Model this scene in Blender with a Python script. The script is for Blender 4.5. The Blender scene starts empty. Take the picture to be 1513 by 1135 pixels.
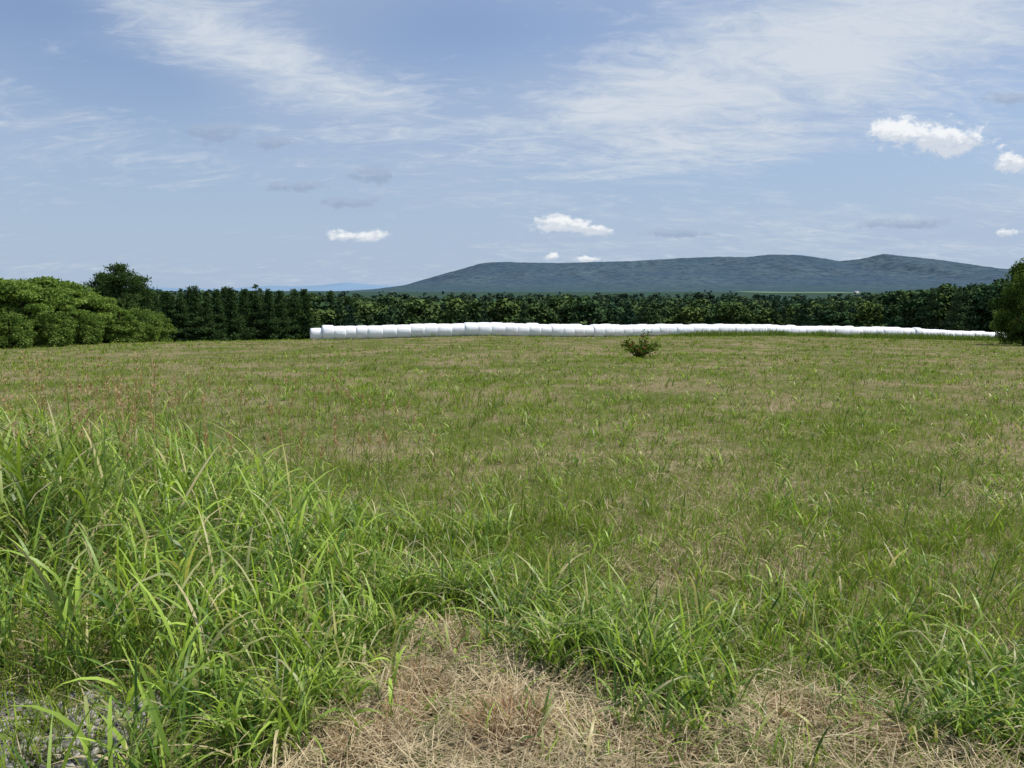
import bpy, math, numpy as np
from mathutils import Vector
rng = np.random.default_rng(7)
FP=1143.0; PITCH=math.atan(138/FP); CP,SP=math.cos(PITCH),math.sin(PITCH); EYE=1.6
def azel(px,py):
    u=(px-756.5)/FP; v=(567.5-py)/FP
    d=CP+v*SP
    return u/d,(v*CP-SP)/d
# ---------------------------------------------------------------- terrain
BP=np.array([(-60,60),(-19,67),(4,75),(17,84),(36,95),(54,104),(73,112),(110,130),(400,200)],float)
def sstep(a,b,x):
    t=np.clip((x-a)/(b-a),0,1); return t*t*(3-2*t)
def vnoise(x,y,scale,seed=0,octaves=1):
    out=0;amp=1;tot=0
    for o in range(octaves):
        r=np.random.default_rng(seed+o*17).random((256,256))
        X=np.asarray(x)/scale+100.3; Y=np.asarray(y)/scale+57.7
        xi=np.floor(X).astype(int);yi=np.floor(Y).astype(int)
        fx=X-xi;fy=Y-yi;fx=fx*fx*(3-2*fx);fy=fy*fy*(3-2*fy)
        a=r[xi%256,yi%256];b=r[(xi+1)%256,yi%256];c=r[xi%256,(yi+1)%256];d=r[(xi+1)%256,(yi+1)%256]
        out=out+amp*((a*(1-fx)+b*fx)*(1-fy)+(c*(1-fx)+d*fx)*fy)
        tot+=amp;amp*=.5;scale=scale/2
    return out/tot
def gz(x,y):
    x=np.asarray(x,float);y=np.asarray(y,float)
    z=-0.036*y-np.minimum(0.0003*x*x,2.2)
    yc=np.interp(x,BP[:,0],BP[:,1])+9
    t=y-yc
    z=z-0.095*(np.log1p(np.exp(np.clip(t/6,-30,30)))*6+np.maximum(t-180,0))
    floor=-18+12*sstep(600,2600,y)+1.5*(vnoise(x,y,300,3)-.5)
    s=1.5; z=floor+s*np.logaddexp(0,(np.maximum(z,-200)-floor)/s)
    z=z+0.05*(vnoise(x,y,1.3,5,2)-.5)*np.clip(1-np.abs(y)/150,0,1)+0.25*(vnoise(x,y,11,9)-.5)*sstep(8,25,np.abs(y))
    return z
# ---------------------------------------------------------------- mesh accumulators
class Acc:
    def __init__(s): s.v=[];s.q=[];s.t=[];s.c=[];s.n=0
    def add(s,v,q=None,t=None,c=None):
        v=np.asarray(v,float).reshape(-1,3)
        s.v.append(v)
        c=np.asarray(c if c is not None else (1,1,1),float)
        if c.ndim==1: c=np.tile(c,(len(v),1))
        s.c.append(c)
        if q is not None and len(q): s.q.append(np.asarray(q).reshape(-1,4)+s.n)
        if t is not None and len(t): s.t.append(np.asarray(t).reshape(-1,3)+s.n)
        s.n+=len(v)
    def mesh(s,name,mats,smooth=False,mi=None):
        v=np.concatenate(s.v);c=np.concatenate(s.c)
        q=np.concatenate(s.q) if s.q else np.zeros((0,4),int)
        t=np.concatenate(s.t) if s.t else np.zeros((0,3),int)
        m=bpy.data.meshes.new(name)
        m.vertices.add(len(v));m.vertices.foreach_set('co',v.astype(np.float32).ravel())
        lo=np.concatenate([q.ravel(),t.ravel()]).astype(np.int32)
        m.loops.add(len(lo));m.loops.foreach_set('vertex_index',lo)
        m.polygons.add(len(q)+len(t))
        ls=np.concatenate([np.arange(len(q))*4,len(q)*4+np.arange(len(t))*3]).astype(np.int32)
        m.polygons.foreach_set('loop_start',ls)
        for mt in (mats if isinstance(mats,(list,tuple)) else [mats]): m.materials.append(mt)
        if mi is not None: m.polygons.foreach_set('material_index',mi(v[q].mean(1)).astype(np.int32))
        m.update(calc_edges=True)
        a=m.attributes.new('Col','FLOAT_COLOR','POINT')
        a.data.foreach_set('color',np.hstack([c,np.ones((len(c),1))]).astype(np.float32).ravel())
        if smooth: m.polygons.foreach_set('use_smooth',np.ones(len(q)+len(t),bool))
        return m
def link(name,data,parent=None,loc=(0,0,0)):
    o=bpy.data.objects.new(name,data);bpy.context.scene.collection.objects.link(o);o.location=loc
    if parent: o.parent=parent
    return o
def blades(A,P,h,L,W,lean,bend,col,nseg,tip=None,basew=.6):
    N=len(P)
    if N==0: return
    ts=np.linspace(0,1,nseg+1);pos=P.copy();vs=[];cs=[]
    tw=h+math.pi/2+rng.uniform(-.9,.9,N)
    side=np.stack([np.cos(tw),np.sin(tw),rng.uniform(-.3,.3,N)],1)
    if tip is None: tip=col
    for i,t in enumerate(ts):
        c=col*(1-t)+tip*t
        if i<nseg:
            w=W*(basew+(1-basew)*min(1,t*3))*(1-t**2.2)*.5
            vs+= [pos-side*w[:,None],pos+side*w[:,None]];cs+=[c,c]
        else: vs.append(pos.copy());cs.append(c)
        a=lean+bend*(t+.5/nseg)
        d=np.stack([np.sin(a)*np.cos(h),np.sin(a)*np.sin(h),np.cos(a)],1)
        pos=pos+d*(L/nseg)[:,None]
    k=len(vs)
    V=np.stack(vs,1).reshape(-1,3);C=np.stack(cs,1).reshape(-1,3)
    b=(np.arange(N)*k)[:,None]
    q=[np.hstack([b+2*i,b+2*i+1,b+2*i+3,b+2*i+2]) for i in range(nseg-1)]
    t=np.hstack([b+2*(nseg-1),b+2*nseg-1,b+2*nseg])
    A.add(V,np.concatenate(q) if q else None,t,C)
def tube(A,pts,rad,col,ns=7):
    pts=np.asarray(pts,float);n=len(pts);vs=[]
    for i in range(n):
        d=pts[min(i+1,n-1)]-pts[max(i-1,0)];d/=np.linalg.norm(d)+1e-9
        u=np.cross(d,[0.3,.9,.2]);u/=np.linalg.norm(u)+1e-9;w=np.cross(d,u)
        a=np.arange(ns)*2*math.pi/ns
        vs.append(pts[i]+rad[i]*(np.cos(a)[:,None]*u+np.sin(a)[:,None]*w))
    q=[[i*ns+j,i*ns+(j+1)%ns,(i+1)*ns+(j+1)%ns,(i+1)*ns+j] for i in range(n-1) for j in range(ns)]
    A.add(np.concatenate(vs),q,None,col)
def leaves(A,P,size,col,asp=.6,up=.5,outward=None):
    N=len(P)
    n=rng.normal(size=(N,3))
    if outward is not None: n=n*.7+outward
    n[:,2]+=up; n/=np.linalg.norm(n,axis=1)[:,None]
    r=rng.normal(size=(N,3));u=np.cross(n,r);u/=np.linalg.norm(u,axis=1)[:,None];w=np.cross(n,u)
    s=np.asarray(size)[:,None]
    V=np.stack([P-u*s*.5,P-w*s*asp*.5+u*s*.05,P+u*s*.5,P+w*s*asp*.5+u*s*.05],1).reshape(-1,3)
    A.add(V,np.arange(N*4).reshape(-1,4),None,np.repeat(col,4,0))
# ---------------------------------------------------------------- materials
def newmat(name):
    m=bpy.data.materials.new(name);m.use_nodes=True;nt=m.node_tree;nt.nodes.clear();return m,nt
def N(nt,t,**k):
    n=nt.nodes.new(t)
    for a,b in k.items(): setattr(n,a,b)
    return n
def setin(nt,sock,val):
    if isinstance(val,bpy.types.NodeSocket): nt.links.new(val,sock)
    elif val is not None:
        sock.default_value=val
def M(nt,op,a,b=None,c=None,clamp=False):
    n=N(nt,'ShaderNodeMath',operation=op,use_clamp=clamp)
    for i,v in enumerate((a,b,c)): 
        if v is not None: setin(nt,n.inputs[i],v)
    return n.outputs[0]
def MIX(nt,f,a,b,blend='MIX'):
    n=N(nt,'ShaderNodeMix',data_type='RGBA',blend_type=blend)
    setin(nt,n.inputs[0],f)
    for s,v in ((n.inputs[6],a),(n.inputs[7],b)):
        if isinstance(v,tuple) and len(v)==3: v=v+(1,)
        setin(nt,s,v)
    return n.outputs[2]
def NOISE(nt,vec,scale,detail=4,rough=.55,dist=0):
    n=N(nt,'ShaderNodeTexNoise');setin(nt,n.inputs['Vector'],vec)
    n.inputs['Scale'].default_value=scale;n.inputs['Detail'].default_value=detail;n.inputs['Roughness'].default_value=rough;n.inputs['Distortion'].default_value=dist
    return n.outputs[0]
def RANGE(nt,v,a,b,c=0.,d=1.,smooth=True):
    n=N(nt,'ShaderNodeMapRange');n.interpolation_type='SMOOTHSTEP' if smooth else 'LINEAR'
    setin(nt,n.inputs[0],v)
    for i,x in enumerate((a,b,c,d)): n.inputs[i+1].default_value=x
    return n.outputs[0]
def leafmat(name,trans=.35,rough=.5,haze=False,spec=.3):
    m,nt=newmat(name)
    at=N(nt,'ShaderNodeAttribute',attribute_name='Col');col=at.outputs['Color']
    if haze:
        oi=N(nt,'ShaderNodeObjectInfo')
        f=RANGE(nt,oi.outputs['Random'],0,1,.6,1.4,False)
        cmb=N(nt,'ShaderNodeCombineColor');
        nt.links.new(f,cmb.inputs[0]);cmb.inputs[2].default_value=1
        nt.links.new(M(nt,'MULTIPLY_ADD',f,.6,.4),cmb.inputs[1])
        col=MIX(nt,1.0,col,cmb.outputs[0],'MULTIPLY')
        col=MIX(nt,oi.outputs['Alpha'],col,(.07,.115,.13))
    tcol=MIX(nt,1.0,col,(1.3,1.35,.7),'MULTIPLY') if trans>0 else None
    if spec>0:
        p=N(nt,'ShaderNodeBsdfPrincipled');nt.links.new(col,p.inputs['Base Color'])
        p.inputs['Roughness'].default_value=rough;p.inputs['Specular IOR Level'].default_value=spec
    else:
        p=N(nt,'ShaderNodeBsdfDiffuse');nt.links.new(col,p.inputs[0])
    out=p.outputs[0]
    if trans>0:
        t=N(nt,'ShaderNodeBsdfTranslucent');nt.links.new(tcol,t.inputs[0])
        mx=N(nt,'ShaderNodeMixShader');mx.inputs[0].default_value=trans
        nt.links.new(p.outputs[0],mx.inputs[1]);nt.links.new(t.outputs[0],mx.inputs[2]);out=mx.outputs[0]
    o=N(nt,'ShaderNodeOutputMaterial');nt.links.new(out,o.inputs[0]);return m
def prin(name,colfn,rough=.8,bump=None,spec=.3):
    m,nt=newmat(name)
    if spec>0:
        p=N(nt,'ShaderNodeBsdfPrincipled');p.inputs['Roughness'].default_value=rough;p.inputs['Specular IOR Level'].default_value=spec
    else: p=N(nt,'ShaderNodeBsdfDiffuse')
    g=N(nt,'ShaderNodeNewGeometry');pos=g.outputs['Position']
    setin(nt,p.inputs[0],colfn(nt,pos))
    if bump:
        b=N(nt,'ShaderNodeBump');h,st,di=bump(nt,pos);nt.links.new(h,b.inputs['Height']);b.inputs['Strength'].default_value=st;b.inputs['Distance'].default_value=di
        nt.links.new(b.outputs[0],p.inputs['Normal'])
    o=N(nt,'ShaderNodeOutputMaterial');nt.links.new(p.outputs[0],o.inputs[0]);return m
grass_m=leafmat('grass_blade',.35,.42)
fieldgrass_m=leafmat('field_grass_blade',.25,.5,spec=0)
straw_m=leafmat('straw',0.,.7,spec=0)
leaf_m=leafmat('foliage',.3,.5,spec=0)
far_m=leafmat('far_foliage',0.,.7,haze=True,spec=0)
def ground_col(nt,pos):
    a=NOISE(nt,pos,.35,3,.6);b=NOISE(nt,pos,8,3,.7);c=NOISE(nt,pos,70,2,.7)
    straw=MIX(nt,c,(.09,.068,.04),(.33,.27,.17))
    green=MIX(nt,c,(.045,.062,.016),(.13,.155,.045))
    f=M(nt,'ADD',M(nt,'MULTIPLY',a,.7),M(nt,'MULTIPLY',b,.5))
    return MIX(nt,RANGE(nt,f,.46,.70),straw,green)
def valley_col(nt,pos):
    sep=N(nt,'ShaderNodeSeparateXYZ');nt.links.new(pos,sep.inputs[0])
    wood=MIX(nt,NOISE(nt,pos,.05,3,.7),(.015,.028,.011),(.035,.055,.02))
    val=MIX(nt,NOISE(nt,pos,.02,3,.7),(.025,.05,.04),(.05,.085,.065))
    return MIX(nt,RANGE(nt,sep.outputs[1],700,1500),wood,val)
ground_m=prin('field_ground',ground_col,.95,None,0)
valley_m=prin('valley_ground',valley_col,.95,None,0)
# ---------------------------------------------------------------- ground sheet
xs=np.concatenate([-np.geomspace(30000,12,70),np.linspace(-11.5,11.5,140),np.geomspace(12,30000,70)])
ys=np.concatenate([[-3000,-600,-150,-50,-20,-8,-3,-1],np.linspace(0,14,110),np.geomspace(14.3,160,110),np.geomspace(163,30000,110)])
X,Y=np.meshgrid(xs,ys);Z=gz(X,Y)
A=Acc();nx=len(xs);ny=len(ys)
i=np.arange(ny-1)[:,None]*nx+np.arange(nx-1)[None,:]
A.add(np.stack([X,Y,Z],-1),np.stack([i,i+1,i+nx+1,i+nx],-1).reshape(-1,4))
link('ground',A.mesh('ground',[ground_m,valley_m],True,lambda c:(c[:,1]>np.interp(c[:,0],BP[:,0],BP[:,1])+14)))
# ---------------------------------------------------------------- field grass
def mixc(a,b,t): return a*(1-t[:,None])+b*t[:,None]
G1=np.array([.10,.165,.022]);G2=np.array([.30,.41,.06]);ST=np.array([.52,.44,.28]);BR=np.array([.25,.18,.10])
TB=np.array([(1.5,-1.2),(2.3,-1.0),(2.8,-.85),(3.6,-.6),(4.6,-.62),(5.4,-.95),(7.0,-2.0),(8.5,-3.6),(10,-5.4),(13,-9)],float)
def tall_edge(y): return np.interp(y,TB[:,0],TB[:,1])
def dryness(x,y):
    # bare straw verge close to the camera
    e=np.interp(x,[-1.2,-.7,-.35,0,.3,.7,1.0,1.3,1.6,1.9],[3.4,3.7,3.75,3.45,3.2,3.0,3.2,3.3,3.1,2.7])+.9*(vnoise(x,y,.45,21,3)-.5)
    d=sstep(.38,-.38,y-e)
    return d*sstep(-.1,.25,x-tall_edge(y))*(1-sstep(1.4,2.2,x))*(.62+.38*sstep(.32,.5,vnoise(x,y,.3,91,2)))
def green(x,y):
    big=vnoise(x,y,7,31,2)*.36+vnoise(x,y,1.5,41,2)*.36+vnoise(x,y,.45,47)*.28
    # mown swaths stretched across the view further out
    big=big*.75+.25*vnoise(x*.35,y,2.2,53,2)
    return big
A=Acc()
def field(nc,y0,y1,per,power,nseg):
    u=rng.random(nc)
    if power==0: yc=np.sqrt(y0**2+u*(y1**2-y0**2))
    else: yc=y0*(y1/y0)**u
    xc=(rng.random(nc)*2-1)*(.76*yc+.6)
    bp=np.interp(xc,BP[:,0],BP[:,1])+8
    dry=dryness(xc,yc)
    keep=(yc<bp)&(rng.random(nc)>dry*.93)
    xc,yc=xc[keep],yc[keep];nc=len(xc)
    gr=sstep(.31,.62,green(xc,yc)+.08*rng.normal(size=nc)+.04*sstep(0,3,xc)*sstep(15,6,yc)-.02*sstep(6,14,yc))
    kind=rng.random(nc)
    hgt=np.where(kind<.10,1.8,1.0)*(.5+1.0*gr*rng.random(nc)+.3*rng.random(nc))
    cl=np.repeat(np.arange(nc),per);n=len(cl)
    sc=1+yc[cl]/30
    rad=rng.normal(size=(n,2))*(.04*sc)[:,None]
    px=xc[cl]+rad[:,0];py=yc[cl]+rad[:,1]
    P=np.stack([px,py,gz(px,py)-.005],1)
    h=np.arctan2(rad[:,1],rad[:,0])+rng.normal(size=n)*.8
    isdry=rng.random(n)>(.18+.72*gr[cl])
    L=.12*hgt[cl]*rng.uniform(.5,1.4,n)*np.where(isdry,.75,1)
    W=np.maximum(.0056,.0009*py)*rng.uniform(.5,1.3,n)
    lean=rng.uniform(.05,.7,n)+np.where(isdry,.4,0)
    bend=rng.uniform(.1,1.3,n)
    g=mixc(G1,G2,np.clip(rng.random(n)*.55+.45*kind[cl],0,1))
    d=mixc(BR,ST,rng.random(n))
    c=np.where(isdry[:,None],d,g)*(.75+.45*rng.random(nc))[cl][:,None]
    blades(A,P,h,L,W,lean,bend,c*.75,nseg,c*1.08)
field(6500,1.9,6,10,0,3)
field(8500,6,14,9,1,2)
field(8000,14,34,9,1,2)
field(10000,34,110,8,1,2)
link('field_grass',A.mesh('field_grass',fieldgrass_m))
A=Acc()
n=60000
y=np.sqrt(1.9**2+rng.random(n)*(9**2-1.9**2));x=(rng.random(n)*2-1)*(.76*y+.5)
k=rng.random(n)<sstep(.62,.36,green(x,y))+.2;x,y=x[k],y[k]
def lying(x,y,Ls,Ws,zj=.03,b=1.):
    n=len(x)
    P=np.stack([x,y,gz(x,y)+rng.random(n)*zj],1)
    v=(.66+.62*vnoise(x,y,.22,61,2))[:,None]
    c=mixc(BR*.95,ST*1.15,rng.random(n)**.8)*b*v
    blades(A,P,rng.uniform(0,6.283,n),Ls*rng.uniform(.4,1.4,n),Ws*rng.uniform(.6,1.4,n),rng.uniform(1.0,1.62,n),rng.uniform(-.3,.6,n),c,2,c*1.05)
lying(x,y,.12,.0038,.05,.95)
n=52000
y=rng.uniform(1.9,4.4,n);x=rng.uniform(-1.4,2.3,n);k=(rng.random(n)<dryness(x,y))&(rng.random(n)<.3+1.*vnoise(x,y,.16,71,2))
x,y=x[k],y[k];lying(x,y,.15,.0034,.06,1.0)
link('dry_straw',A.mesh('dry_straw',straw_m))
def gpt(px,py):
    a,e=azel(px,py);y=3.
    for _ in range(60): y=(EYE-gz(a*y,y))/(-e)
    return float(a*y),float(y)
A=Acc()
for (px,py,r,m,H) in [(755,1085,.13,800,.16),(620,1020,.12,400,.11),(1180,1060,.12,300,.10),(590,1070,.1,260,.12),(900,1085,.1,220,.1),(1000,1110,.1,220,.1),(680,960,.12,260,.1),(540,1110,.12,300,.11),(1290,1090,.12,300,.11)]:
    cx,cy=gpt(px,py);th=rng.uniform(0,6.283,m);rr=r*.9*np.sqrt(rng.random(m))
    x=cx+rr*np.cos(th);y=cy+rr*np.sin(th)
    c=mixc(np.array([.24,.13,.065]),np.array([.50,.35,.20]),rng.random(m))
    blades(A,np.stack([x,y,gz(x,y)],1),th+rng.normal(size=m)*.9,H*rng.uniform(.5,1.3,m),.0033*np.ones(m),rng.uniform(.1,1.4,m),rng.uniform(.1,1.,m),c,3)
link('dry_grass_tussock',A.mesh('dry_grass_tussock',straw_m))
# ---------------------------------------------------------------- tall grass
def tallplants(A,x,y,H,leafL,leafW,nl,bright=1.,spread=.25,seed=False):
    n=len(x);base=np.stack([x,y,gz(x,y)-.01],1)
    h=rng.uniform(0,6.283,n);lean=rng.uniform(.0,spread,n);bend=rng.uniform(0,.35,n)
    tint=rng.random(n)
    stemc=mixc(np.array([.14,.22,.04]),np.array([.28,.36,.09]),tint)*bright
    blades(A,base,h,H,np.full(n,.0055),lean,bend,stemc,4,basew=1)
    for k in range(nl):
        t=(k+rng.random(n)*.9)/nl*.85
        a=lean+bend*t*.5
        P=base+(np.stack([np.sin(a)*np.cos(h),np.sin(a)*np.sin(h),np.cos(a)],1)*(H*t)[:,None])
        hh=h+math.pi*k+rng.normal(size=n)*.9
        L=leafL*rng.uniform(.6,1.25,n)*(H/H.mean())
        g=np.clip(.15+.65*t+.4*rng.normal(size=n),0,1)
        c=mixc(np.array([.065,.14,.022]),np.array([.36,.50,.08]),g)*bright
        old=rng.random(n)<(.16*(1-t)+.03)
        c=np.where(old[:,None],mixc(ST,np.array([.42,.42,.13]),rng.random(n)),c)
        tip=np.where((rng.random(n)<.14)[:,None],ST*.9,c*1.15)
        blades(A,P,hh,L,leafW*rng.uniform(.5,1.3,n),rng.uniform(.12,.65,n),rng.uniform(.3,2.1,n),c*.95,5,tip,basew=.7)
A=Acc()
n=4100
y=rng.uniform(2.0,12.5,n);w=rng.random(n);x=tall_edge(y)-w**1.2*np.minimum(3.2+y*.25,y*.85+.4)+.22*rng.normal(size=n)
k=~((x<-1.36)&(y<3.15))&(x>-(.85*y+.6))&(rng.random(n)<np.interp(y,[2,5,8,12.5],[1,1,.5,.2]))
x,y=x[k],y[k]
depth=np.clip((tall_edge(y)-x)/.6,0,1)
H=(.15+.28*depth)*rng.uniform(.5,1.35,len(x))*np.interp(y,[2,5,9],[1,1,.85])*(.75+.5*vnoise(x,y,.7,83))
tallplants(A,x,y,H,.30,.0165,5)
n=260;y=rng.uniform(4.2,6.8,n);x=-(.56*y)-rng.uniform(0,1.,n)**1.2*1.1
tallplants(A,x,y,rng.uniform(.5,.85,n),.42,.022,6,.7)
link('tall_grass',A.mesh('tall_grass',grass_m))
A=Acc()
for (px,py,r,m) in [(600,905,.13,40),(640,890,.16,60),(700,890,.12,45),(770,915,.12,45),(830,985,.13,50),(880,985,.12,45),(945,1000,.13,55),(985,1035,.12,45),(900,930,.12,35),(1010,1000,.1,30),(560,950,.12,30),(540,870,.2,60),
      (700,800,.2,50),(840,890,.14,30),(1440,1040,.14,40),(1370,1090,.1,30),(1490,1000,.2,50),(1500,1100,.14,50),(1280,1000,.15,20),(1150,930,.2,26),(1260,940,.2,26),(590,800,.25,50),(480,1000,.12,50),(450,1060,.12,50),(390,1110,.12,60),(1060,1060,.1,14),(1340,960,.2,30),(1420,900,.25,30),(1060,960,.15,24),(970,1090,.1,12),(760,960,.12,16)]:
    cx,cy=gpt(px,py);r*=1.3;th=rng.uniform(0,6.283,m);rr=r*np.sqrt(rng.random(m))
    x=cx+rr*np.cos(th);y=cy+rr*np.sin(th)
    tallplants(A,x,y,rng.uniform(.05,.2,m)*(1 if px<1100 else .7),.24 if px<1100 else .17,.012,4,.9,.6)
m=1700;cy=2.6*(45/2.6)**rng.random(m);cx=(rng.random(m)*2-1)*.76*cy
for q in range(m):
    if dryness(cx[q],cy[q])>.3 and rng.random()<.55 or cx[q]<tall_edge(cy[q]): continue
    k=int(rng.integers(3,10));x=cx[q]+rng.normal(size=k)*.07;y=cy[q]+rng.normal(size=k)*.07
    tallplants(A,x,y,rng.uniform(.03,.11,k),.15,.010+.0006*cy[q],2,rng.uniform(.7,1.2),.6)
link('grass_tufts',A.mesh('grass_tufts',grass_m))
A=Acc()
def stalks(xy,Hs,red=1.):
    for (x,y),H in zip(xy,Hs):
        h=rng.uniform(0,6.28);P=np.array([[x,y,float(gz(x,y))]]);ln=rng.uniform(0,.12);bd=rng.uniform(0,.2)
        c=np.array([[.25,.27,.10]]) if rng.random()<.6 else np.array([[.36,.25,.13]])
        blades(A,P,np.array([h]),np.array([H]),np.array([.005+.0005*y]),np.array([ln]),np.array([bd]),c,5,basew=1)
        m=46;t=rng.uniform(.78,1.0,m);a=ln+bd*.5*t
        Q=P+np.stack([np.sin(a)*np.cos(h),np.sin(a)*np.sin(h),np.cos(a)],1)*(H*t)[:,None]
        hh=rng.uniform(0,6.28,m);r=(1.02-t)*.35*rng.random(m)
        Q[:,0]+=np.cos(hh)*r*H*.45;Q[:,1]+=np.sin(hh)*r*H*.45;Q[:,2]+=rng.uniform(-.02,.02,m)
        cc=mixc(np.array([.32,.19,.11]),np.array([.5,.39,.22]),rng.random(m))
        blades(A,Q,hh,rng.uniform(.02,.05,m),np.full(m,.004+.0007*y),rng.uniform(.2,1.1,m),rng.uniform(0,.8,m),cc,2)
        m=3;t=rng.uniform(.2,.7,m)
        blades(A,P+np.stack([0*t,0*t,H*t],1),rng.uniform(0,6.28,m),rng.uniform(.2,.35,m),np.full(m,.008),rng.uniform(.2,.6,m),rng.uniform(.5,1.6,m),np.tile([.14,.22,.05],(m,1)),4)
xy=[];Hs=[]
for k in range(34):
    yy=rng.uniform(4.6,7.5);xy.append((-yy*rng.uniform(.46,.66),yy));Hs.append(rng.uniform(.8,1.35))
for k in range(110):
    yy=rng.uniform(7,14);xy.append((-yy*rng.uniform(.10,.62),yy));Hs.append(rng.uniform(.3,.7))
for (px,py,H) in [(410,700,.5),(430,700,.62),(455,690,.55),(440,720,.6),(470,705,.4),(560,690,.42),(545,700,.5),(300,720,.6),(340,760,.7),(90,690,1.3),(60,700,1.1),(165,690,.95),(75,700,1.3),(100,690,1.1)]:
    xy.append(gpt(px,py+20));Hs.append(H)
stalks(xy,Hs)
link('seed_head_grass',A.mesh('seed_head_grass',leafmat('seed_heads',.2,.7,spec=0)))
A=Acc();n=9000
t=rng.random(n);bx=np.interp(t,[0,1],[15,62]);by=np.interp(bx,BP[:,0],BP[:,1])-np.interp(t,[0,.3,1],[3,5,15])+rng.normal(size=n)*1.1
H=rng.uniform(.25,.8,n)*np.interp(t,[0,.15,.9,1],[.4,1,1,.7])*(.5+1.*vnoise(bx,by,3,77))
c=mixc(np.array([.07,.12,.028]),np.array([.19,.26,.06]),rng.random(n))
blades(A,np.stack([bx,by,gz(bx,by)],1),rng.uniform(0,6.28,n),H,np.full(n,.07),rng.uniform(0,.6,n),rng.uniform(0,1,n),c,2)
link('roadside_weeds',A.mesh('roadside_weeds',fieldgrass_m))
# ---------------------------------------------------------------- gravel
def stones(A,x,y,s,z,n):
    cube=np.array([[-1,-1,-1],[1,-1,-1],[1,1,-1],[-1,1,-1],[-1,-1,1],[1,-1,1],[1,1,1],[-1,1,1]])*.5
    fq=np.array([[0,3,2,1],[4,5,6,7],[0,1,5,4],[1,2,6,5],[2,3,7,6],[3,0,4,7]])
    V=cube[None]*(1+rng.uniform(-.45,.25,(n,8,3)));a=rng.uniform(0,6.28,n)
    R=np.zeros((n,3,3));R[:,0,0]=np.cos(a);R[:,0,1]=-np.sin(a);R[:,1,0]=np.sin(a);R[:,1,1]=np.cos(a);R[:,2,2]=.65;R[:,2,0]=rng.uniform(-.4,.4,n);R[:,2,1]=rng.uniform(-.4,.4,n)
    V=np.einsum('nij,nkj->nki',R,V)*s[:,None,None]+np.stack([x,y,z],1)[:,None]
    c=np.repeat(np.array([.30,.285,.26])*rng.uniform(.35,1.25,(n,1)),8,0)
    A.add(V.reshape(-1,3),(np.arange(n)[:,None,None]*8+fq[None]).reshape(-1,4),None,c)
A=Acc();n=6000;y=rng.uniform(1.6,3.15,n);x=rng.uniform(-2.9,-1.3,n);k=rng.random(n)<sstep(-1.3,-1.5,x)*sstep(3.15,2.95,y);x,y=x[k],y[k];n=len(x)
s=rng.uniform(.012,.035,n);stones(A,x,y,s,gz(x,y)+s*.2+rng.uniform(0,.012,n),n)
link('gravel',A.mesh('gravel',leafmat('stone',0.0,.85,spec=.2)))
# ---------------------------------------------------------------- trees
def broadleaf(name,H,R,nclump,nleaf,lsize,low=.12,seed=0,cols=((.035,.07,.016),(.10,.16,.035)),trunk=.12,mat=leaf_m,asp=.55,flat=.75):
    global rng
    old=rng;rng=np.random.default_rng(seed)
    A=Acc()
    bend=rng.normal(size=2)*.04*H
    tp=np.array([[0,0,-.4],[bend[0]*.3,bend[1]*.3,H*.25],[bend[0],bend[1],H*.55],[bend[0]*1.2,bend[1]*1.2,H*.88]])
    tube(A,tp,[trunk*1.3,trunk,trunk*.6,trunk*.15],(.07,.055,.04))
    zt=rng.random(nclump)**.85;zt=low+(0.93-low)*zt
    prof=np.sin(np.clip((zt-low)/(1-low)*.86+.14,0,1)*math.pi)**.55
    th=rng.uniform(0,6.283,nclump);r=R*prof*(.35+.65*np.sqrt(rng.random(nclump)))*rng.uniform(.7,1.12,nclump)
    C=np.stack([r*np.cos(th)+bend[0]*zt,r*np.sin(th)+bend[1]*zt,zt*H],1)
    cr=R*rng.uniform(.2,.42,nclump)
    for i in range(0,nclump,max(1,nclump//14)):
        z0=max(.15,zt[i]-.25)*H;s=np.array([bend[0]*z0/H,bend[1]*z0/H,z0])
        mid=(s+C[i])/2+[0,0,-.03*H]
        tube(A,[s,mid,C[i]],[trunk*.4,trunk*.25,trunk*.06],(.07,.055,.04),5)
    ci=rng.integers(0,nclump,nleaf)
    d=rng.normal(size=(nleaf,3));d/=np.linalg.norm(d,axis=1)[:,None]
    rad=rng.random(nleaf)**.45
    P=C[ci]+d*(cr[ci]*rad)[:,None]*np.array([1,1,flat])
    P[:,2]=np.maximum(P[:,2],.05)
    ct=rng.random(nclump)
    f=np.clip(.55*ct[ci]+.45*rng.random(nleaf)+.1*d[:,2],0,1)
    c=mixc(np.array(cols[0]),np.array(cols[1]),f)
    leaves(A,P,lsize*rng.uniform(.6,1.4,nleaf),c,asp,.6,d*.5)
    m=A.mesh(name,mat);rng=old;return m
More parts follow.
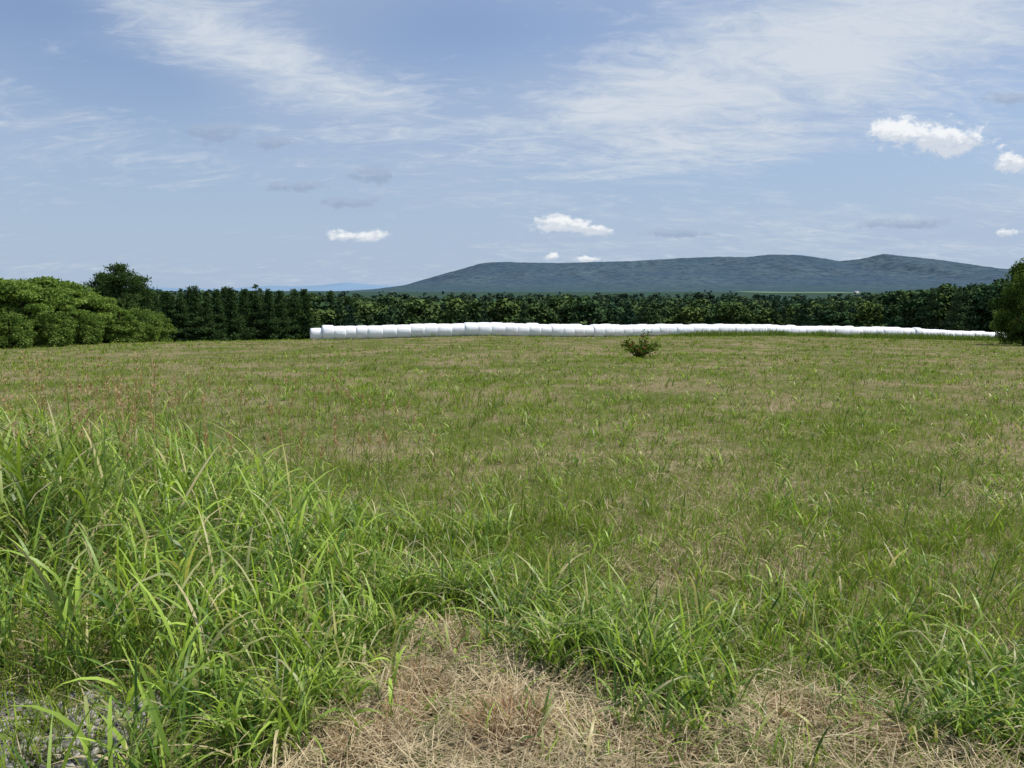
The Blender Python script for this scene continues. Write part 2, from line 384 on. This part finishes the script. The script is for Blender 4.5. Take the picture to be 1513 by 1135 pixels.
def pine(name,H,R,nleaf,lsize,seed=0,low=.05,cols=((.018,.042,.016),(.05,.09,.03)),mat=leaf_m,irr=.25,power=.8,trunk=.13):
    global rng
    old=rng;rng=np.random.default_rng(seed);A=Acc()
    tube(A,[[0,0,-.4],[0,0,H*.5],[.02*H,0,H*.97]],[trunk,trunk*.6,trunk*.1],(.08,.055,.04))
    nb=int(70);zb=low+(1-low)*np.sort(rng.random(nb));th=np.arange(nb)*2.4+rng.normal(size=nb)*.4
    L=R*(1-zb**1.3)**power*rng.uniform(1-irr*1.6,1+irr,nb)+.04*R
    ends=np.stack([L*np.cos(th),L*np.sin(th),zb*H+L*rng.uniform(-.15,.35,nb)],1)
    for i in range(0,nb,2):
        tube(A,[[0,0,zb[i]*H],ends[i]*[.55,.55,1]+[0,0,-.0],ends[i]],[trunk*.22,trunk*.15,trunk*.04],(.06,.045,.03),4)
    w=L/L.sum();bi=rng.choice(nb,nleaf,p=w);t=rng.random(nleaf)**.6
    root=np.stack([0*zb,0*zb,zb*H],1)
    P=root[bi]*(1-t)[:,None]+ends[bi]*t[:,None]
    P+=rng.normal(size=(nleaf,3))*(.08*R+.11*L[bi]*(1-t*.5))[:,None]*np.array([1,1,.5])
    bc=rng.random(nb)
    c=mixc(np.array(cols[0]),np.array(cols[1]),np.clip(.5*bc[bi]+.5*rng.random(nleaf)*(.4+.6*t)+.05,0,1))
    leaves(A,P,lsize*rng.uniform(.6,1.4,nleaf),c,.35,.3)
    m=A.mesh(name,mat);rng=old;return m
def put(name,mesh,px,Yd,pytop=None,H0=1.,wid=1.,parent=None,haze=0.,rot=None,az=None,h=None):
    a,e=azel(px,pytop if pytop else 470) if az is None else (az,0)
    x=a*Yd;g=float(gz(x,Yd))
    if h is None: h=(EYE+e*Yd)-g
    s=h/H0
    o=link(name,mesh,parent,(x,Yd,g-.05));o.scale=(s*wid,s*wid,s);o.rotation_euler=(0,0,rng.uniform(0,6.28) if rot is None else rot)
    o.color=(1,1,1,haze);return o
sum_cols=((.06,.115,.025),(.21,.30,.07))
bl=[broadleaf('broadleaf_mesh_%d'%i,6,2.9,60,12000,.29,.04,100+i,sum_cols,asp=.5,flat=.42) for i in range(3)]
bl2=broadleaf('bush_tree_mesh',5,2.6,42,9000,.25,.02,120,((.055,.11,.026),(.19,.27,.065)))
for (px,Yd,pt,w,k) in [(-95,50,410,1.3,0),(-30,53,418,1.2,1),(22,54,412,1.1,2),(70,57,421,1.1,0),(112,60,426,1.1,1),(150,62,436,1.0,2),(-10,60,408,1.1,1),(50,64,410,1.1,0),(100,66,416,1.0,2),(-150,46,405,1.3,1)]:
    put('broadleaf_tree',bl[k],px,Yd,pt+rng.uniform(-4,4),6,w*.95)
for (px,Yd,pt,w) in [(172,62,455,1.25),(205,66,455,1.2),(232,70,462,1.1),(15,50,462,1.1),(75,53,458,1.2),(125,57,462,1.1)]:
    put('broadleaf_tree',bl2,px,Yd,pt,5,w)
pcols=((.022,.048,.02),(.072,.118,.044))
pm_big=pine('pine_big_mesh',9,3.3,12000,.32,203,.15,((.025,.055,.02),(.085,.135,.045)),irr=.55,power=.75)
put('pine_tree',pm_big,176,74,389,9,1.05)
put('pine_tree',pm_big,203,86,406,9,.9)
put('pine_tree',pm_big,150,88,402,9,.9)
pm=[pine('pine_mesh_%d'%i,8,1.9,6500,.34,210+i,.03,pcols,power=1.05,irr=.35) for i in range(3)]
px=228;k=0
while px<470:
    put('pine_tree',pm[k%3],px,96+(px-228)*.10+rng.uniform(-2,2),428+rng.uniform(-6,8),8,1.0+rng.uniform(-.08,.12));px+=18+rng.uniform(-2,3);k+=1
px=215
rowp=link('pine_plantation',None)
while px<620:
    Y0=112+(px-215)*.16
    put('plantation_pine',pm[k%3],px,Y0+rng.uniform(-3,3),np.interp(px,[215,460,540,640],[430,435,443,450])+rng.uniform(-7,7),8,.95+rng.uniform(-.08,.15),rowp);px+=13;k+=1
bt=broadleaf('edge_tree_mesh',7,2.4,60,13000,.22,.1,300,((.025,.055,.014),(.10,.15,.035)),trunk=.16)
put('broadleaf_tree',bt,1524,60,377,7,.92,rot=1.0)
put('broadleaf_tree',bl2,1500,66,440,5,.8)
put('broadleaf_tree',bt,1590,58,385,7,1.1,rot=3.0)
# distant forest (one instanced mass)
forest=link('distant_forest',None)
fc=((.03,.06,.018),(.105,.16,.042))
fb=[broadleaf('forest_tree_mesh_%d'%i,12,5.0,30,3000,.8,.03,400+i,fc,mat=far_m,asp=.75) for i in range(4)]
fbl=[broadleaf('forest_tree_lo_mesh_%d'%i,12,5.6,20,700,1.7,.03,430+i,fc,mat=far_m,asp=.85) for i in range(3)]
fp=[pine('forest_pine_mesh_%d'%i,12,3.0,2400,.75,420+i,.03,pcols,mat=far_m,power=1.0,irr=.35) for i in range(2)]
def lim(px): return np.interp(px,[-200,230,460,600,750,1000,1060,1120,1200,1300,1360,1410,1480,1700],[424,430,433,434,435,435,432,436,437,434,429,424,420,420])
def forest_band(n,Y0,Y1,hmin,hmax,pxr,pprob,down=0,lo=False,var=5):
    for i in range(n):
        px=pxr[0]+(pxr[1]-pxr[0])*(i+rng.uniform(-.8,.8))/n if not lo else rng.uniform(*pxr)
        Yd=Y0*(Y1/Y0)**rng.random()
        dn=down*float(np.interp(px,[430,600,1230,1350],[.5,1,1,.1]))*rng.uniform(.4,1.3)
        a,e=azel(px,lim(px)+dn+rng.uniform(-var*.7,var));g=float(gz(a*Yd,Yd));hm=EYE+e*Yd-g
        h=min(rng.uniform(hmin,hmax),hm)
        if h<3: continue
        ispine=(rng.random()<pprob) and not lo
        m=fp[rng.integers(2)] if ispine else (fbl[rng.integers(3)] if lo else fb[rng.integers(4)])
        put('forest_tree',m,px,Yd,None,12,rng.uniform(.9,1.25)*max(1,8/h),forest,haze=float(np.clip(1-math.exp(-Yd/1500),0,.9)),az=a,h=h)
forest_band(150,126,185,7,14,(430,1600),.6,18)
forest_band(180,185,300,12,19,(-150,1700),.5,12,var=8)
forest_band(220,300,500,13,21,(-150,1700),.35,6,var=7)
forest_band(200,480,800,13,20,(-150,1700),.2,2)
forest_band(300,750,1700,14,20,(-150,1700),0,1,True)
forest_band(260,1700,3600,16,28,(-150,1700),0,-1,True)
forest_band(50,118,150,9,22,(1350,1600),.6,var=9)
# ---------------------------------------------------------------- wrapped bales
A=Acc()
seg=np.linalg.norm(np.diff(BP[1:8],axis=0),axis=1);cum=np.concatenate([[0],np.cumsum(seg)])
from math import cos,sin
def path(s): return np.array([np.interp(s,cum,BP[1:8,0]),np.interp(s,cum,BP[1:8,1])])
def spath(s):
    return (path(max(s-6,0))+path(s)+path(s+6)+path(s)*1)/4
s=0.;ns=32;rings=[];kk=0
while s<cum[-1]-10:
    wB=1.28*rng.uniform(.94,1.06)
    R=.70*rng.uniform(.95,1.04)
    if kk==0: R=.57
    off=rng.normal()*.04;dz=rng.normal()*.02;sq=rng.uniform(.93,1.03)
    prof=[(.0,.93),(.03,.955),(.10,.99),(.3,1.),(.5,1.005),(.7,1.),(.9,.99),(.97,.955)]
    if kk==0: prof=[(0.0,.02),(.002,.55),(.01,.9),(.05,.97)]+prof[3:]
    if kk==1: prof=[(-.0,.6),(.004,.90),(.02,.95)]+prof[2:]
    for t,rr in prof:
        p=spath(s+t*wB);p2=spath(s+t*wB+.1);d=(p2-p)/(np.linalg.norm(p2-p)+1e-9);nrm=np.array([-d[1],d[0]])
        g=float(gz(p[0],p[1]))
        a=np.arange(ns)*2*math.pi/ns
        lump=1+.014*np.sin(a*3+kk*1.7)+.009*np.sin(a*7+kk*2.9+t*4)+.004*rng.normal(size=ns)
        r=R*rr*lump;lat=r*np.cos(a)+off;ver=r*np.sin(a)*sq
        ver=np.maximum(ver,-.86*R)
        rings.append(np.stack([p[0]+nrm[0]*lat,p[1]+nrm[1]*lat,g+.86*R-.03+dz+ver],1))
    s+=wB;kk+=1
V=np.concatenate(rings);n=len(rings)
i=np.arange(n-1)[:,None]*ns;j=np.arange(ns)[None]
q=np.stack([i+j,i+(j+1)%ns,i+ns+(j+1)%ns,i+ns+j],-1).reshape(-1,4)
A.add(V,q)
plastic=prin('white_bale_wrap',lambda nt,p:MIX(nt,NOISE(nt,p,2.5,4,.6),(.76,.79,.83),(.88,.89,.90)),.42,lambda nt,p:(NOISE(nt,p,5,5,.65),.4,.06),.5)
link('wrapped_hay_bale_row',A.mesh('wrapped_hay_bale_row',plastic,True))
# ---------------------------------------------------------------- small shrub in field
A=Acc()
rs=np.random.default_rng(5);LP=[];
for k in range(20):
    th=rs.uniform(0,6.28);r=rs.uniform(.2,.78);hh=rs.uniform(.3,.85)*(1-.3*r)
    if k==0: r,hh=.15,1.0
    if k==1: th,r,hh=.1,.3,.95
    e=np.array([r*cos(th),r*sin(th),hh]);tube(A,[[0,0,-.03],e*[.4,.4,.55],e],[.016,.011,.004],(.12,.07,.05),5)
    nn=52;t=rs.random(nn)**.5;LP.append(e*t[:,None]+rs.normal(size=(nn,3))*.065)
LP=np.concatenate(LP);LP[:,2]=np.maximum(LP[:,2],.03)
cc=mixc(np.array([.04,.08,.018]),np.array([.14,.20,.04]),rng.random(len(LP)))
red=rng.random(len(LP))<.1;cc[red]=[.2,.06,.035]
leaves(A,LP,.115*rng.uniform(.6,1.3,len(LP)),cc,.6,.5)
sx,sy=gpt(947,529)
sh=link('shrub',A.mesh('shrub',leaf_m),None,(sx,sy,float(gz(sx,sy))));sh.scale=(1.1,1.1,1.08)
# ---------------------------------------------------------------- mountains
def ridge(name,prof,Yr,Y0,Y1,mat,spur,seed,base=-8,nxg=620,nyg=90,sc=600,k=1,fine=8):
    pr=np.array([azel(*p) for p in prof]);Xr=pr[:,0]*Yr;Zr=EYE+pr[:,1]*Yr
    x=np.linspace(Xr[0],Xr[-1],nxg);y=np.concatenate([np.linspace(Y0,Yr,nyg),np.linspace(Yr,Y1,14)[1:]])
    Xg,Yg=np.meshgrid(x,y)
    rz=np.interp(x,Xr,Zr);rz=np.convolve(np.pad(rz,k,mode='edge'),np.ones(2*k+1)/(2*k+1),'valid')
    r=np.tile(rz,(len(y),1))-base
    t=np.where(Yg<Yr,(Yg-Y0)/(Yr-Y0),1-.9*(Yg-Yr)/(Y1-Yr))
    f=np.clip(t,0,1)**1.4
    warp=Xg+sc*.9*(vnoise(Xg,Yg,sc*2,seed+5)-.5)
    sp=1-np.abs(2*vnoise(warp,Yg*.3,sc,seed,3)-1)
    f=f*(1-spur*(1-sp)*4*t*(1-t))
    Zg=base+r*f+(vnoise(Xg,Yg,45,seed+9,2)-.5)*fine*np.clip(f*3,0,1)
    A=Acc();nx=len(x);i=np.arange(len(y)-1)[:,None]*nx+np.arange(nx-1)[None]
    A.add(np.stack([Xg,Yg,Zg],-1),np.stack([i,i+1,i+nx+1,i+nx],-1).reshape(-1,4))
    return link(name,A.mesh(name,mat,True))
def mcol(nt,p):  # forest cover with distance haze painted into the bluish base colour
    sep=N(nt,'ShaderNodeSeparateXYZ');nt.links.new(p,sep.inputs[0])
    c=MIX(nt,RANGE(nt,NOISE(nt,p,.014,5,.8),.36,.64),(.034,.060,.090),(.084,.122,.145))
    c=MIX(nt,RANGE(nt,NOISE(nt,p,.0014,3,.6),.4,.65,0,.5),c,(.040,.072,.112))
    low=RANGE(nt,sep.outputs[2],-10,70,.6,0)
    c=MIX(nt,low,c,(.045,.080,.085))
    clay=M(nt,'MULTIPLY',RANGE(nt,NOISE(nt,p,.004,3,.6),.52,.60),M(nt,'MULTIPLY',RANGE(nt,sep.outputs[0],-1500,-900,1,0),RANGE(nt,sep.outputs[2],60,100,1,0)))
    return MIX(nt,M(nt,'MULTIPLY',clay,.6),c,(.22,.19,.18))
mont=prin('hazed_mountain_forest',mcol,1.,None,0)
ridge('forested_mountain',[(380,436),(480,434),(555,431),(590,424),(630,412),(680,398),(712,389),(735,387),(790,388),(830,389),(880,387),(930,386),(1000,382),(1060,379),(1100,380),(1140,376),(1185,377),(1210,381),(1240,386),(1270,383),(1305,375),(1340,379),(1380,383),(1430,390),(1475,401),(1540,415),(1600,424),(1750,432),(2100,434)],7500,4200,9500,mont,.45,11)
farm=prin('hazed_far_hills',lambda nt,p:MIX(nt,NOISE(nt,p,.001,4,.6),(.15,.24,.35),(.19,.28,.39)),1.,None,0)  # pale blue is aerial haze put straight into the hill colour
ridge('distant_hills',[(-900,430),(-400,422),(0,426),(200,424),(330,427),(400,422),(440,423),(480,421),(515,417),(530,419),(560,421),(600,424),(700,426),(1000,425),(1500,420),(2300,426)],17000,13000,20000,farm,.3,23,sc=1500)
# farmhouse across the valley
def box(A,x0,x1,y0,y1,z0,z1,c):
    v=[[x0,y0,z0],[x1,y0,z0],[x1,y1,z0],[x0,y1,z0],[x0,y0,z1],[x1,y0,z1],[x1,y1,z1],[x0,y1,z1]]
    A.add(v,[[0,3,2,1],[4,5,6,7],[0,1,5,4],[1,2,6,5],[2,3,7,6],[3,0,4,7]],None,c)
def house(px,Yd,L,Wd,Hh,name):
    a,_=azel(px,434);x=a*Yd;z=EYE+azel(px,434)[1]*Yd
    par=link(name,None,None,(x,Yd,z))
    sm=bpy.data.materials.get('house_paint') or leafmat('house_paint',0,.7)
    A=Acc();box(A,-L/2,L/2,-Wd/2,Wd/2,-8,Hh,(.75,.75,.72));link('walls',A.mesh('walls',sm),par)
    A=Acc();o=.6;A.add([[-L/2-o,-Wd/2-o,Hh+.01],[L/2+o,-Wd/2-o,Hh+.01],[L/2+o,Wd/2+o,Hh+.01],[-L/2-o,Wd/2+o,Hh+.01],[-L/2-o,0,Hh+Wd*.4],[L/2+o,0,Hh+Wd*.4]],[[0,1,5,4],[3,4,5,2],[0,3,2,1]],[[0,4,3],[1,2,5]],(.35,.36,.38));link('roof',A.mesh('roof',sm),par)
    A=Acc()
    for k in range(-2,3):
        if k!=0: box(A,k*L/5.5-.6,k*L/5.5+.6,-Wd/2-.05,-Wd/2-.003,1,2.6,(.05,.06,.08))
    link('windows',A.mesh('windows',sm),par)
    A=Acc();box(A,-.6,.6,-Wd/2-.06,-Wd/2-.003,0,2.2,(.2,.1,.06));link('door',A.mesh('door',sm),par)
house(1265,2400,14,9,4,'farmhouse')
# pasture across the valley
A=Acc();pa=[azel(1125,433)[0],azel(1285,433)[0]];xx=np.linspace(pa[0]*2500,pa[1]*2500,30);
yt=np.linspace(2420,2800,8);XX,YY=np.meshgrid(xx,yt);ZZ=gz(XX,YY)+.6+(YY-2420)/380*2.5*(.5+vnoise(XX,YY,150,3))
ii=np.arange(7)[:,None]*30+np.arange(29)[None];A.add(np.stack([XX,YY,ZZ],-1),np.stack([ii,ii+1,ii+31,ii+30],-1).reshape(-1,4),None,(.15,.21,.13))
link('pasture',A.mesh('pasture',leafmat('pasture_grass',0,.9,spec=0)))
# ---------------------------------------------------------------- world sky
w=bpy.data.worlds.new('World');bpy.context.scene.world=w;w.use_nodes=True;nt=w.node_tree;nt.nodes.clear()
SE,SA=math.radians(58),math.radians(75)
sky=N(nt,'ShaderNodeTexSky',sky_type='NISHITA',sun_disc=False,sun_elevation=SE,sun_rotation=SA,air_density=1.0,dust_density=1.2,ozone_density=1.6)
tc=N(nt,'ShaderNodeTexCoord');sep=N(nt,'ShaderNodeSeparateXYZ');nt.links.new(tc.outputs['Generated'],sep.inputs[0])
dx,dy,dz=sep.outputs
yy=M(nt,'MAXIMUM',dy,.05);az=M(nt,'DIVIDE',dx,yy);el=M(nt,'DIVIDE',dz,yy)
zz=M(nt,'ADD',M(nt,'MAXIMUM',dz,0.0),.24)
cv=N(nt,'ShaderNodeCombineXYZ');nt.links.new(M(nt,'DIVIDE',dx,zz),cv.inputs[0]);nt.links.new(M(nt,'DIVIDE',dy,zz),cv.inputs[1])
def mapped(rot,sc,loc=(0,0,0)):
    m=N(nt,'ShaderNodeMapping');nt.links.new(cv.outputs[0],m.inputs[0]);m.inputs['Rotation'].default_value=(0,0,math.radians(rot));m.inputs['Scale'].default_value=sc;m.inputs['Location'].default_value=loc
    return m.outputs[0]
def gauss(px,py,wx,wy,rot=0):
    a0,e0=azel(px,py);c,s=math.cos(math.radians(rot)),math.sin(math.radians(rot))
    u=M(nt,'SUBTRACT',az,a0);v=M(nt,'SUBTRACT',el,e0)
    if rot:
        U=M(nt,'ADD',M(nt,'MULTIPLY',u,c*FP/wx),M(nt,'MULTIPLY',v,s*FP/wx))
        V_=M(nt,'ADD',M(nt,'MULTIPLY',u,-s*FP/wy),M(nt,'MULTIPLY',v,c*FP/wy))
    else: U=M(nt,'MULTIPLY',u,FP/wx);V_=M(nt,'MULTIPLY',v,FP/wy)
    r=M(nt,'MULTIPLY_ADD',U,U,M(nt,'MULTIPLY',V_,V_))
    return M(nt,'EXPONENT',M(nt,'MULTIPLY',r,-1.)),V_
n1=NOISE(nt,mapped(-16,(1.2,2.4,1)),1.9,7,.64,1.1)
n2=NOISE(nt,mapped(12,(1.5,3.2,1),(3,1,0)),4.0,6,.70,1.4)
n3=NOISE(nt,mapped(0,(.5,.7,1),(7,2,0)),1.2,2,.5,.3)
def addg(lst):
    o=None
    for (g,wt) in lst:
        t=M(nt,'MULTIPLY',gauss(*g)[0],wt);o=t if o is None else M(nt,'ADD',o,t)
    return o
reg=addg([((360,65,250,42,-22),.20),((1250,70,310,95,14),.24),((950,150,160,32,10),.17),((1060,220,240,26,0),.12),
          ((190,120,120,36,-10),-.22),((60,20,150,36,0),-.14),((720,50,230,60,0),-.13),((1290,255,150,30,0),-.22),((300,330,500,60,0),-.12)])
cir=M(nt,'ADD',M(nt,'ADD',M(nt,'MULTIPLY',n1,.5),M(nt,'MULTIPLY',n2,.5)),reg)
cirrus=RANGE(nt,cir,.44,.80,0,.85)
veil=RANGE(nt,M(nt,'ADD',n3,M(nt,'MULTIPLY',reg,1.0)),.32,.74,.18,.78)
hz=RANGE(nt,dz,0.0,.32,.88,0.05,True)
col=MIX(nt,1.0,sky.outputs[0],(1.12,1.22,1.42),'MULTIPLY')
col=MIX(nt,hz,col,(4.9,6.25,8.1))
col=MIX(nt,veil,col,(5.0,6.15,8.1))
col=MIX(nt,cirrus,col,(8.1,8.7,9.4))
pn=N(nt,'ShaderNodeCombineXYZ');nt.links.new(az,pn.inputs[0]);nt.links.new(M(nt,'MULTIPLY',el,1.5),pn.inputs[1])
cn=NOISE(nt,pn.outputs[0],38,5,.64,.3);cn2=NOISE(nt,pn.outputs[0],90,3,.6)
def puffs(lst,colr,shade,op,lo=.34,hi=.62):
    global col
    tot=None;vt=None
    for g in lst:
        m,v=gauss(*g);mv=M(nt,'MULTIPLY',m,v)
        tot=m if tot is None else M(nt,'MAXIMUM',tot,m);vt=mv if vt is None else M(nt,'ADD',vt,mv)
    f=M(nt,'ADD',M(nt,'MULTIPLY',tot,.72),M(nt,'MULTIPLY',M(nt,'SUBTRACT',cn,.5),1.5))
    a=M(nt,'MULTIPLY',RANGE(nt,f,lo,hi),op)
    lit=RANGE(nt,M(nt,'ADD',vt,M(nt,'MULTIPLY',M(nt,'SUBTRACT',cn2,.5),1.6)),-.35,.35)
    col=MIX(nt,a,col,MIX(nt,lit,shade,colr))
puffs([(1335,196,60,25),(1395,206,76,27),(1497,240,32,16),(828,331,52,16),(885,340,28,10),(532,350,48,10),(872,383,24,6),(818,379,14,6),(1495,343,28,7)],(10.9,11.1,11.3),(7.6,8.2,9.1),.95,.28,.60)
puffs([(318,194,54,16),(400,212,50,10),(552,257,46,15),(440,276,50,10),(520,300,50,9),(1495,145,50,10),(1340,330,80,9),(1000,345,60,8)],(4.5,5.5,7.2),(3.6,4.6,6.4),.65,.26,.64)
bg=N(nt,'ShaderNodeBackground');nt.links.new(col,bg.inputs[0]);bg.inputs[1].default_value=.085
o=N(nt,'ShaderNodeOutputWorld');nt.links.new(bg.outputs[0],o.inputs[0])
sl=bpy.data.lights.new('sun','SUN');sl.energy=5.0;sl.angle=math.radians(.53);sl.color=(1,.95,.87)
so=link('sun',sl);d=Vector((math.sin(SA)*math.cos(SE),math.cos(SA)*math.cos(SE),math.sin(SE)))
so.rotation_euler=d.to_track_quat('Z','Y').to_euler();so.location=(0,0,50)
c=bpy.data.cameras.new('camera');c.lens=36*FP/1513;c.sensor_width=36;c.clip_start=.05;c.clip_end=60000
co=link('camera',c,None,(0,0,EYE));co.rotation_euler=(math.pi/2-PITCH,0,0)
sc=bpy.context.scene;sc.camera=co
sc.view_settings.view_transform='Standard';sc.view_settings.look='None';sc.view_settings.exposure=0
